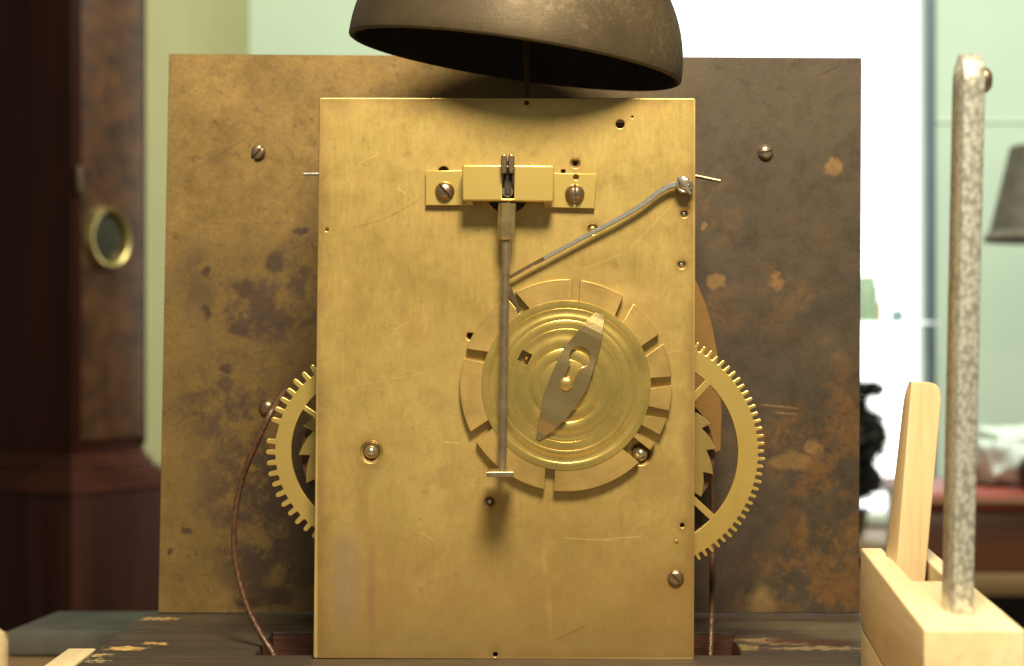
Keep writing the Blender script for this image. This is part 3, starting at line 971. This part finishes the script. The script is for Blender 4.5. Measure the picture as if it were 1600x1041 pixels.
for x, y, rh, rs, pv in holes:
    c = PX(x, y)
    loc = (c[0], 0, c[1])
    if rs:
        a_, b_ = rs * S, rh * S
        dp = 1.0 if pv != 'ball' else .8
        prof = [(a_ + .06, .25), (a_ - .1, .16), (a_ * .86 + b_ * .14, dp * .55), (b_ + .12, dp), (b_, dp + .15), (b_, TH - .1), (a_ + .05, TH - .1)]
        link('oil_sink', lathe(prof, 28), M['sink'], plate, loc)
    if pv == 'steel':
        r = rh * S * .78
        link('pivot', lathe([(0, .5), (r * .7, .6), (r, 1.0), (r, 14), (0, 14)], 20), M['steel'], plate, loc)
    elif pv == 'brass':
        r = rh * S * .95
        link('pivot', lathe([(0, .45), (r * .5, .5), (r, .75), (r, 14), (0, 14)], 20), M['sink'], plate, loc)
    elif pv == 'ball':
        r = rh * S * .93
        link('arbor_end', lathe([(0, -r * .75), (r * .3, -r * .70), (r * .55, -r * .52), (r * .78, -r * .24), (r * .92, .1), (r, .7), (r, 60), (0, 60)], 32, ang=60), M['pin'], plate, loc)
c = PX(1057, 847)
link('rivet', lathe([(0, -.12), (.6, -.1), (.86, .05), (.86, 2), (0, 2)], 18), M['dull_brass'], plate, (c[0], 0, c[1]))
c = PX(1002, 712)

# slotted screw heads
def screw_mesh(r, h, slot_w, slot_d, flat=.5, n=36):
    """round head facing the camera (-y), slot along x"""
    bm = bmesh.new()
    prof = [(0, -h), (r * .35, -h * (.97 - .06 * (1 - flat))), (r * .62, -h * (.86 if flat < .6 else .95)), (r * .84, -h * (.6 if flat < .6 else .86)), (r * .97, -h * (.25 if flat < .6 else .7)), (r, 0), (r, .8), (0, .8)]
    tmp = lathe(prof, n)
    for sgn in (-1, 1):
        b2 = bmesh.new(); b2.from_mesh(tmp)
        for v in b2.verts: v.co /= MM
        geom = b2.verts[:] + b2.edges[:] + b2.faces[:]
        bmesh.ops.bisect_plane(b2, geom=geom, plane_co=(0, 0, sgn * slot_w / 2), plane_no=(0, 0, -sgn), clear_outer=True)
        es = [e for e in b2.edges if e.is_boundary]
        bmesh.ops.holes_fill(b2, edges=es)
        t2 = bpy.data.meshes.new('t'); b2.to_mesh(t2); b2.free()
        bm.from_mesh(t2); bpy.data.meshes.remove(t2)
    box_bm(bm, (-r * .93, -h + slot_d, -slot_w / 2 - .01), (r * .93, .7, slot_w / 2 + .01))
    bpy.data.meshes.remove(tmp)
    return finish(bm, 40)
def screw(px, py, d, r_px, h, ang, parent, flat=.4, mat=None, y=None, sw=.2):
    q = pxmm(d)
    r = r_px * q
    w = W(px, py, d)
    if y is not None: w.y = y
    return link('screw', screw_mesh(r, h, r * sw * 2 * .5 + .25, h * .85, flat), mat or M['screw'], parent, w, (0, R(ang), 0))
screw(1056, 904, -.3, 13, 1.1, -45 + 90, plate, .4)

# front plate, pillars, arbors and barrels between the plates
FPY = 62.0
fo = [PX(505, 160, FPY * 0), PX(1080, 160), PX(1080, 1028), PX(496, 1028)]
fo = [(x * .995, z if z > 0 else z) for x, z in fo]
link('front_plate', sheet(fo, [], FPY, 3.2, .3), M['dull_brass'], mv)
for (x, y) in ((530, 190), (1050, 190), (530, 990), (1052, 990)):
    c = PX(x, y)
    link('pillar', lathe([(0, TH), (6.2, TH + .02), (6.2, 6), (4, 8), (3.6, 14), (5, 20), (6, 33), (5, 46), (3.6, 52), (4, 58), (6.2, 60), (6.2, FPY - .1), (0, FPY - .1)], 28), M['brass'], mv, (c[0], 0, c[1]))

def gear(cx, cy, d, rt, rr_, ri, n, tw, spokes, sw, hub, thick, name, phase=0.0, skip=(), pitch_round=True, mat=None):
    q = pxmm(d)
    c = W(cx, cy, d)
    x0, z0 = c.x, c.z
    rt, rr_, ri, hub, sw, tw = rt * q, rr_ * q, ri * q, hub * q, sw * q, tw * q
    out = []
    for i in range(n):
        a = phase + 2 * PI * i / n
        if i in skip:
            out.append((x0 + rr_ * math.cos(a), z0 + rr_ * math.sin(a)))
            continue
        e, t = Vector((math.cos(a), math.sin(a))), Vector((-math.sin(a), math.cos(a)))
        b = Vector((x0, z0))
        jit = 1 + random.uniform(-.006, .006)
        tt = tw / 2
        L = rt * jit
        pts = [e * rr_ - t * tt * 1.12, e * (L - tt * .9) - t * tt, e * (L - tt * .3) - t * tt * .75, e * L - t * tt * .25, e * L + t * tt * .25, e * (L - tt * .3) + t * tt * .75, e * (L - tt * .9) + t * tt, e * rr_ + t * tt * 1.12]
        out += [tuple(b + p) for p in pts]
        am = a + PI / n
        out.append((x0 + (rr_ * .996) * math.cos(am), z0 + (rr_ * .996) * math.sin(am)))
    hs = []
    ns = len(spokes)
    for k in range(ns):
        a0, a1 = spokes[k], spokes[(k + 1) % ns]
        if a1 <= a0: a1 += 2 * PI
        h = []
        o0, o1 = math.asin(sw / 2 / ri), math.asin(sw / 2 / hub)
        N = 24
        for i in range(N + 1):
            a = a0 + o0 + (a1 - a0 - 2 * o0) * i / N
            h.append((x0 + ri * math.cos(a), z0 + ri * math.sin(a)))
        for i in range(9):
            a = a1 - o1 + (a0 - a1 + 2 * o1) * i / 8
            h.append((x0 + hub * math.cos(a), z0 + hub * math.sin(a)))
        hs.append(h)
    return link(name, sheet(out, hs, d, thick, .22, 1), mat or M['wheel_brass'], mv)

def ratchet(cx, cy, d, rt, rr_, n, phase, sgn, thick, parent):
    q = pxmm(d)
    c = W(cx, cy, d)
    pts = []
    for i in range(n):
        a = phase + sgn * 2 * PI * i / n
        b = a + sgn * 2 * PI / n * .97
        for k in range(4):
            t = k / 3
            r = (rr_ + (rt - rr_) * t) * q; ang = a + (b - a) * t
            pts.append((c.x + r * math.cos(ang), c.z + r * math.sin(ang)))
    return link('ratchet_wheel', sheet(pts, [], d, thick, .2, 1), M['ratchet_brass'], parent)

# left (strike) great wheel and right (going) great wheel
dl, dr_ = 12.0, 12.0
lw = gear(576, 705, dl, 161, 146.5, 121, 57, 7.6, [R(146 + 90 * k) for k in range(4)], 8, 40, 2.4, 'great_wheel', R(180.6), (55,))
lw['label'] = 'coarse toothed brass wheel showing left of the plate'
rw = gear(1004, 707, dr_, 191.5, 181, 149, 98, 5.2, [R(47 + 90 * k) for k in range(4)], 11, 40, 2.4, 'great_wheel', R(.5))
rw['label'] = 'fine toothed brass wheel showing right of the plate'
ratchet(576, 705, dl + 5, 110, 92, 15, R(184) - R(24), 1, 3, lw)
ratchet(1004, 707, dr_ + 5, 116, 100, 18, R(2) + R(20), -1, 3, rw)
for (cx, cy, par, rad) in ((576, 705, lw, 92), (1004, 707, rw, 100)):
    q = pxmm(36); c = W(cx, cy, 36)
    r = rad * q
    prof = [(0, 20.5), (r * 1.06, 20.6), (r * 1.06, 22.5)]
    y = 22.5
    while y < 50:
        prof += [(r, y + .1), (r * 1.03, y + .6), (r, y + 1.1)]
        y += 1.2
    prof += [(r * 1.06, 51), (r * 1.06, 53), (0, 53)]
    link('barrel', lathe(prof, 40), M['gut'], par, (c.x, 0, c.z))
# brown curved strap behind the right wheel
ol = [PX(x, y, 70) for x, y in ((1040, 400), (1078, 420), (1092, 448), (1104, 478), (1114, 512), (1121, 552), (1126, 600), (1128, 650), (1126, 705), (1040, 720))]
link('curved_strap', sheet(ol, [], 70, 2, .2), M['dull_brass'], mv)
# pins that hold the dial feet
link('taper_pin', sweep([W(474, 272, 70), W(520, 271.5, 70)], round_sec(.65, 12), widths=[.8, 1]), M['steel'], mv)
link('taper_pin', sweep([W(1060, 271, 70), W(1090, 275.5, 70), W(1126, 283, 68)], round_sec(.75, 12), widths=[1, 1, .8]), M['screw'], mv)

# dial plate
DLY = 105.0
dc = [PX(x, y, DLY) for x, y in ((264, 84.5), (1346.5, 90.5), (1342, 963), (247, 961))]
dc[2] = (dc[2][0], ZT + .3); dc[3] = (dc[3][0], ZT + .3)
dial = link('dial_plate', sheet(dc, [], DLY, 2.4, .25), M['dial'], mv)
dial['label'] = 'large tarnished brass sheet, golden brown left and nearly black right'
screw(404, 238, DLY - .3, 11, 1.9, 130 + 0, dial, .7, M['screw'])
screw(1196, 238, DLY - .3, 12.5, 2.4, -8 + 180, dial, .35, M['dark_steel'])
q = pxmm(DLY); w = W(418, 637, DLY)
link('rivet', lathe([(0, -2.6), (1.3, -2.5), (2.5, -1.9), (3.2, -.9), (3.4, .1), (0, .1)], 28, ang=60), M['screw'], dial, w)
# bell
def bell_mesh():
    Rb = 262 * pxmm(28)
    Hb = 234 * pxmm(28)
    prof = []
    N = 26
    for i in range(N + 1):                     # outside, rim -> crown
        t = i / N
        a = t * PI / 2
        prof.append((Rb * math.cos(a) ** .92 if i < N else 0, Hb * math.sin(a)))
    inner = []
    for i in range(N + 1):
        a = i / N * PI / 2
        inner.append(((Rb - 2.4) * math.cos(a) ** .92 if i < N else 0, (Hb - 3) * math.sin(a) - .2))
    lip = [(Rb - 2.4, -.2), (Rb - 1.8, -.95), (Rb - .9, -1.05), (Rb - .15, -.6)]
    full = inner[::-1][:-1] + lip + prof
    return lathe(full, 96, 'z', ang=50)
bc = W(805, 91, 28)
bell = link('bell', bell_mesh(), M['bell'], mv, bc, (R(.8), R(8.4), 0))
inner_shade = simple('bell_inside_shade', (.022, .016, .011), .75, .1, .3, 120, .2, 600)  # shade inside the bell painted on as a near-black colour
bell.data.materials.append(inner_shade)
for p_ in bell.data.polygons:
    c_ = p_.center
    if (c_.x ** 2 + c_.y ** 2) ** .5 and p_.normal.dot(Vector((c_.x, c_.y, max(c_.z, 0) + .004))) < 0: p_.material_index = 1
bell['label'] = 'dull brown bronze bell tilted above the plate'
st_pts = smooth_path([W(823, 178, 6), W(823, 150, 8), W(823, 100, 14), W(822, 40, 22), W(826, -60, 28), W(832, -125, 29)], 6)
link('bell_stand', sweep(st_pts, rect_sec(1.8, 1.4), ref=(0, 1, 0)), M['dull_brass'], mv)

# count wheel: slotted rim, turned disc, arbor and spring clip
CW = W(884, 602, 0)
def cwp(r, a): return (CW.x + r * S * math.cos(R(a)), CW.z + r * S * math.sin(R(a)))
RO, RI = 165.0, 132.5
slots = [  # (outer start, inner start, inner end, outer end) going anticlockwise
    (81.5, 80.2, 87.5, 87.7), (50.0, 47.6, 55.4, 58.0), (22.9, 19.7, 28.0, 29.2), (-.1, -2.6, 5.5, 5.1), (-18.3, -21.2, -13.7, -13.6),
    (-33.1, -34.4, -27.2, -27.4), (-47.1, -49.1, -36.7, -37.0), (-102.1, -104.4, -97.0, -96.3), (-154.5, -156.3, -149.4, -147.1),
    (159.4, 156.3, 164.9, 165.5), (118.2, 114.9, 123.0, 124.3)]
# (outer end angle is the larger of each pair) sort by angle
slots = sorted(slots, key=lambda s: s[0] % 360)
rim = []
slots = [((a + d) / 2 + (a - d) / 2 * .88, (b + c_) / 2 + (b - c_) / 2 * .88, (b + c_) / 2 + (c_ - b) / 2 * .88, (a + d) / 2 + (d - a) / 2 * .88) for a, b, c_, d in slots]
for i, (o0, i0, i1, o1) in enumerate(slots):
    nxt = slots[(i + 1) % len(slots)]
    rim += [cwp(RO, o0), cwp(RI, i0)]
    rim += [cwp(RI, i0 + (i1 - i0) * k / 3) for k in (1, 2)]
    rim += [cwp(RI, i1), cwp(RO, o1)]
    b = nxt[0]
    while b < o1: b += 360
    n_ = max(2, int((b - o1) / 2.5))
    rim += [cwp(RO - (0 if 0 < 1 else 0), o1 + (b - o1) * k / n_) for k in range(1, n_)]
M['rim'] = mat_turned('coppery_rim_brass', (.50, .35, .125), CW.x, CW.z, .38, .62)
M['disc'] = mat_turned('turned_disc_brass', (.68, .51, .16), CW.x, CW.z, .24, .80)
yR = -3.2
cw = link('count_wheel', sheet(rim, [circ(CW.x, CW.z, 122 * S, 64)], yR, 3.1, .18, 2), M['rim'], mv)
cw['label'] = 'slotted brass count wheel with turned centre'
prof_px = [(0, -.30), (20, -.30), (40, -.31), (40.6, -.24), (41.2, -.31), (56, -.31), (57.2, -.14), (58.4, -.32), (67, -.36), (70, -.33), (74, -.15), (78, .02), (81, .06), (84, .0), (87.5, -.20), (88.2, -.12), (88.9, -.30), (95, -.38), (101, -.40), (101.6, -.33), (102.2, -.40), (107, -.36), (109, -.24), (112, -.06), (115, -.0), (117, -.06), (119.5, -.2), (120, -.12), (120.6, -.22), (125, -.24), (130, -.24), (131.8, -.2), (132.3, .1), (132.3, .6), (0, .6)]
dm = lathe([(r * S, y if y > .3 else -.2 + (y + .2) * .85) for r, y in prof_px], 128, ang=50)
dob = bpy.data.objects.new('d', dm); COL.objects.link(dob); dob.location = (CW.x * MM, yR * MM, CW.z * MM)
sq = bpy.data.meshes.new('sq'); b2 = bmesh.new(); bmesh.ops.create_cube(b2, size=1)
for v in b2.verts: v.co = Vector((v.co.x * 3.7, v.co.y * 5, v.co.z * 3.7)) * MM
b2.to_mesh(sq); b2.free()
sob = bpy.data.objects.new('s', sq); COL.objects.link(sob)
sw_ = W(820, 558, 0); sob.location = (sw_.x * MM, yR * MM, sw_.z * MM); sob.rotation_euler = (0, R(27), 0)
md = dob.modifiers.new('b', 'BOOLEAN'); md.operation = 'DIFFERENCE'; md.object = sob; md.solver = 'EXACT'
bpy.context.view_layer.update()
dg = bpy.context.evaluated_depsgraph_get()
me = bpy.data.meshes.new_from_object(dob.evaluated_get(dg))
me.transform(Matrix.Translation((CW.x * MM, yR * MM, CW.z * MM)))
bpy.data.objects.remove(dob); bpy.data.objects.remove(sob)
shade(me, 40)
me.materials.clear()
link('turned_disc', me, M['disc'], cw)
link('square_peg', box((-.2, .9, -.7), (.75, 3.0, .35), .12), M['dull_brass'], cw, (sw_.x + .35, yR, sw_.z - .25), (0, R(27), 0))

aw = W(884, 600, 0)
link('arbor_end', lathe([(0, -2.1), (1.2, -2.05), (2.1, -1.75), (2.55, -1.2), (2.65, -.5), (2.65, .4), (2.2, .5), (2.2, 8), (0, 8)], 32, ang=60), M['gilt'], cw, (aw.x, yR - .9, aw.z))

def clip():
    Z = 4.339
    P = [(600, 106), (614, 107), (623, 118), (623, 180), (608, 270), (592, 350), (570, 440), (545, 520), (505, 635), (435, 750), (352, 852), (270, 925), (195, 980), (175, 984), (164, 965), (169, 915), (185, 820), (210, 690), (250, 575), (300, 460), (345, 372), (400, 300), (450, 240), (540, 145), (570, 122)]
    pts = [PX(800 + x / Z, 460 + y / Z) for x, y in P]
    key = []
    cx, cy, r = 457, 424, 71
    d = Vector((360 - cx, 612 - cy)).normalized()
    t = Vector((-d.y, d.x))
    a0 = math.atan2(d.y, d.x)
    half = R(34)
    for i in range(21):
        a = a0 + half + (2 * PI - 2 * half) * i / 20
        key.append((cx + r * math.cos(a), cy + r * math.sin(a)))
    L = 212
    w = 34
    for (l, s) in ((130, -1), (L - 20, -1), (L + 10, -.6), (L + 10, .6), (L - 20, 1), (130, 1)):
        key.append((cx + d.x * l + t.x * w * s, cy + d.y * l + t.y * w * s))
    kpts = [PX(800 + x / Z, 460 + y / Z) for x, y in key]
    me = sheet(pts, [kpts], 0, .7, .12, 1)
    # subdivide and bend into a bow
    bm = bmesh.new(); bm.from_mesh(me)
    ax = (Vector(PX(938, 485)) - Vector(PX(839, 686))).normalized()
    c = Vector(PX(884, 600))
    for s_ in range(-11, 12):
        pc_ = c + ax * s_ * 2.0
        bmesh.ops.bisect_plane(bm, geom=bm.verts[:] + bm.edges[:] + bm.faces[:], plane_co=(pc_.x * MM, 0, pc_.y * MM), plane_no=(ax.x, 0, ax.y))
    for v in bm.verts:
        s_ = (Vector((v.co.x / MM, v.co.z / MM)) - c).dot(ax)
        f = abs(s_) / 23
        v.co.y += (-1.75 - .9 + 1.15 * f * f - .6 * math.sin(s_ * .42) * f) * MM + (yR + .35) * MM
    bm.to_mesh(me); bm.free()
    shade(me, 45)
    for p in me.polygons:
        if abs(p.normal.y) > .85: p.use_smooth = False
    return me
link('spring_clip', clip(), M['clip'], cw)

# back cock: two feet, a bridge standing off the plate, screws
yF0 = -.05
ck_front = -10.0
qf = pxmm(ck_front)
def fpx(x, y, d): return PX(x, y, d)
fl = [fpx(665.5, 267, -2), fpx(740, 266, -2), fpx(740, 321, -2), fpx(665, 321, -2)]
fr = [fpx(850, 270, -2), fpx(932, 272, -2), fpx(929, 326, -2), fpx(850, 324, -2)]
bridge_o = [fpx(722, 260, ck_front), fpx(725, 257.5, ck_front), fpx(863, 258.5, ck_front), fpx(866, 261, ck_front), fpx(865.5, 313, ck_front), fpx(863, 315.5, ck_front), fpx(725, 313.5, ck_front), fpx(722, 311, ck_front)]
slot_o = [fpx(785, 264, ck_front), fpx(803, 264, ck_front), fpx(803, 310, ck_front), fpx(785, 310, ck_front)]
cock = link('back_cock', sheet(bridge_o, [slot_o], ck_front, 5.0, .5, 3), M['brass'], mv)
cock['label'] = 'brass bridge bracket on two screwed feet'
hx = circ(*fpx(900, 277, -2), .95, 20)
link('foot', sheet(fl, [], -2.05, 2.0, .2), M['brass'], cock)
link('foot', sheet(fr, [hx], -2.05, 2.0, .2), M['brass'], cock)
for x0, x1 in ((727, 739), (850, 862)):
    a_ = W(x0, 320, -2); b_ = W(x1, 266, -2)
    link('riser', box((a_.x, ck_front + 4.9, a_.z), (b_.x, -1.9, b_.z), .3), M['brass'], cock)
screw(695, 299, -2.05, 15.5, 2.6, 48, cock, .3, sw=.17)
screw(898, 303, -2.05, 15.5, 3.2, 90, cock, .3, sw=.15)

# suspension brass (two cheeks with the spring between) and the crutch
yS = ck_front - 3.4
def chk(x0, x1):
    w_ = x1 - x0
    o_ = [PX(x0 + 1.5, 271, yS), PX(x0, 262, yS), PX(x0, 246, yS), PX(x0 + w_ * .15, 242, yS), PX((x0 + x1) / 2, 240.5, yS), PX(x1 - w_ * .15, 242, yS), PX(x1, 246, yS), PX(x1, 264, yS), PX(x1 - 1, 271, yS)]
    return sheet(o_, [], yS, 8.0, .5, 3)
link('suspension_cheek', chk(782.5, 792.6), M['screw'], mv)
link('suspension_cheek', chk(793.8, 804), M['screw'], mv)
link('suspension_spring', sheet([PX(791, 322, yS), PX(791, 250, yS), PX(795.5, 250, yS), PX(795.5, 322, yS)], [], yS + 3.5, 5, .1), M['black'], mv)  # blackened, the dark of the slot is put into its colour
link('suspension_block', sheet([PX(787, 306, yS), PX(786, 272, yS), PX(801, 272, yS), PX(800, 306, yS)], [], yS + 3.2, 6, .8, 2), M['black'], mv)
# crutch: collar, rod, fork
yC = -8.0
crx = 791.5
col_o = W(792, 322, yC)
def collar():
    pts = [W(793, 318, yC), W(792.5, 330, yC), W(792, 345, yC), W(791.5, 362, yC), W(791, 371, yC), W(791, 375, yC)]
    sec = [(3.05 * math.cos(R(11 + 45 * i)), 3.05 * math.sin(R(11 + 45 * i))) for i in range(8)]
    return sweep(pts, sec, 25, [1, 1, 1, .98, .9, .78])
crutch = link('crutch', sweep(smooth_path([W(791, 362, yC), W(790, 420, yC - .2), W(788.5, 500, yC - .4), W(787, 600, yC - .2), W(785.5, 690, yC), W(784.5, 733, yC)], 6), round_sec(1.35, 20), widths=None), M['dark_steel'], mv)
crutch['label'] = 'long steel crutch rod hanging before the count wheel'
link('collar', collar(), M['collar'], crutch)
fz = W(784, 733, yC).z
fx = W(783, 733, yC).x
def fork():
    ol_ = [(fx - 4.6, yC + 2.0), (fx - 4.6, yC - 13), (fx + 4.0, yC - 13), (fx + 4.3, yC + 2.0)]
    me = sheet(ol_, [], 0, 1.7, .3, 2)
    for v in me.vertices:
        x, y, z = v.co
        v.co = (x, z, fz * MM - y)
    me.flip_normals()
    return me
link('fork', fork(), M['dark_steel'], crutch)
# arbor on which the crutch hangs
pw = W(793, 303, 0)
link('pallet_arbor', lathe([(0, -10), (1.8, -10), (1.8, 20), (0, 20)], 20), M['dark_steel'], crutch, pw)
link('arbor_boss', lathe([(0, 1.2), (6.6, 1.3), (6.6, 5), (0, 5)], 28), M['black'], crutch, pw)

# locking lever
yL = -3.0
lp = smooth_path([W(1060, 288, yL), W(1046, 291, yL), W(1030, 300, yL), W(1002, 321, yL), W(965, 343, yL), W(925, 364, yL), W(880, 388, yL), W(836, 412, yL)], 6)
wd = [1.2 - .5 * (i / (len(lp) - 1)) for i in range(len(lp))]
lever = link('locking_lever', sweep(lp, rect_sec(1.75, 1.4, .5), 40, wd), M['steel'], mv)
lever['label'] = 'bright steel lever reaching from the right edge to the count wheel'
tp = [W(850, 404, yL), W(822, 419, yL), W(806, 428, yL), W(790, 437, yL)]
link('lever_tip', sweep(tp, rect_sec(1.15, 1.3, .4), 40, [1.0, 1.0, .95, .9]), M['screw'], lever)
link('lever_blade', sweep([W(790, 437, yL), W(798, 455, yL), W(812, 487, yL + .2)], rect_sec(1.3, 1.6, .3), 40), M['screw'], lever)
hw = W(1069, 290, yL)
hub = bmesh.new()
hub_me = lathe([(0, -3.0), (1.4, -2.9), (1.9, -2.2), (2.0, -1.2), (2.8, -1.1), (2.95, -.5), (2.95, 1.6), (2.2, 1.8), (2.0, 14), (0, 14)], 28, ang=40)
for v in hub_me.vertices:
    n = mn.noise(v.co * 900)
    v.co.x *= 1 + .10 * n; v.co.z *= 1 + .10 * n; v.co.y += n * .0003
link('lever_hub', hub_me, M['dark_steel'], lever, hw)
link('hub_pin', sweep([W(1061, 277, yL - 2.6), W(1066, 285, yL - 2.9), W(1073, 293, yL - 2.6), W(1079, 303, yL - 2.0)], round_sec(.75, 10), widths=[1.25, 1, .9, .7]), M['steel'], lever)
link('hub_collar', sweep(smooth_path([W(1069 + 10 * math.cos(a), 290 + 9 * math.sin(a), yL - 1.6 + .3 * math.sin(3 * a)) for a in [R(20 + 40 * i) for i in range(8)]], 4), round_sec(.6, 8)), M['steel'], lever)

# ------------------------------------------------------------------ gut lines
gl_pts = smooth_path([W(446, 612, 34), W(432, 632, 24), W(418, 655, 20), W(395, 705, 22), W(375, 760, 26), W(366, 820, 28), W(368, 880, 28), W(385, 945, 26), W(408, 992, 24), W(424, 1017, 22), W(440, 1050, 20)], 8)
def twist_gut(pts, r):
    n = 10
    bm = bmesh.new(); rings = []
    for i, p in enumerate(pts):
        t = (pts[min(i + 1, len(pts) - 1)] - pts[max(i - 1, 0)]).normalized()
        u = t.cross(Vector((0, 1, 0))).normalized(); v = u.cross(t)
        ring = []
        for k in range(n):
            a = 2 * PI * k / n
            rr2 = r * (1 + .05 * math.cos(2 * a + i * 1.1))
            ring.append(bm.verts.new(p + u * rr2 * math.cos(a) + v * rr2 * math.sin(a)))
        rings.append(ring)
    for A, B in zip(rings, rings[1:]):
        for i in range(n):
            j = (i + 1) % n
            bm.faces.new((A[i], A[j], B[j], B[i]))
    bm.faces.new(rings[0][::-1]); bm.faces.new(rings[-1])
    return finish(bm, 60)
def dense(pts, step=.5):
    out = [pts[0]]
    for a, b in zip(pts, pts[1:]):
        k = max(1, int((b - a).length / step))
        out += [a.lerp(b, (i + 1) / k) for i in range(k)]
    return out
o = link('gut_line', twist_gut(dense(gl_pts), 1.05), M['gut'])
tag(o, 'brown gut line bowing out left of the coarse toothed wheel', 'line', 'gut lines of the movement')
gr = smooth_path([W(1106, 672, 37), W(1111, 720, 37), W(1113.5, 800, 36), W(1113, 900, 32), W(1112, 960, 30), W(1110, 1024, 25), W(1110, 1060, 22)], 8)
o = link('gut_line', twist_gut(dense(gr), 1.0), M['gut'])
tag(o, 'brown gut line hanging straight down right of the plate', 'line', 'gut lines of the movement')
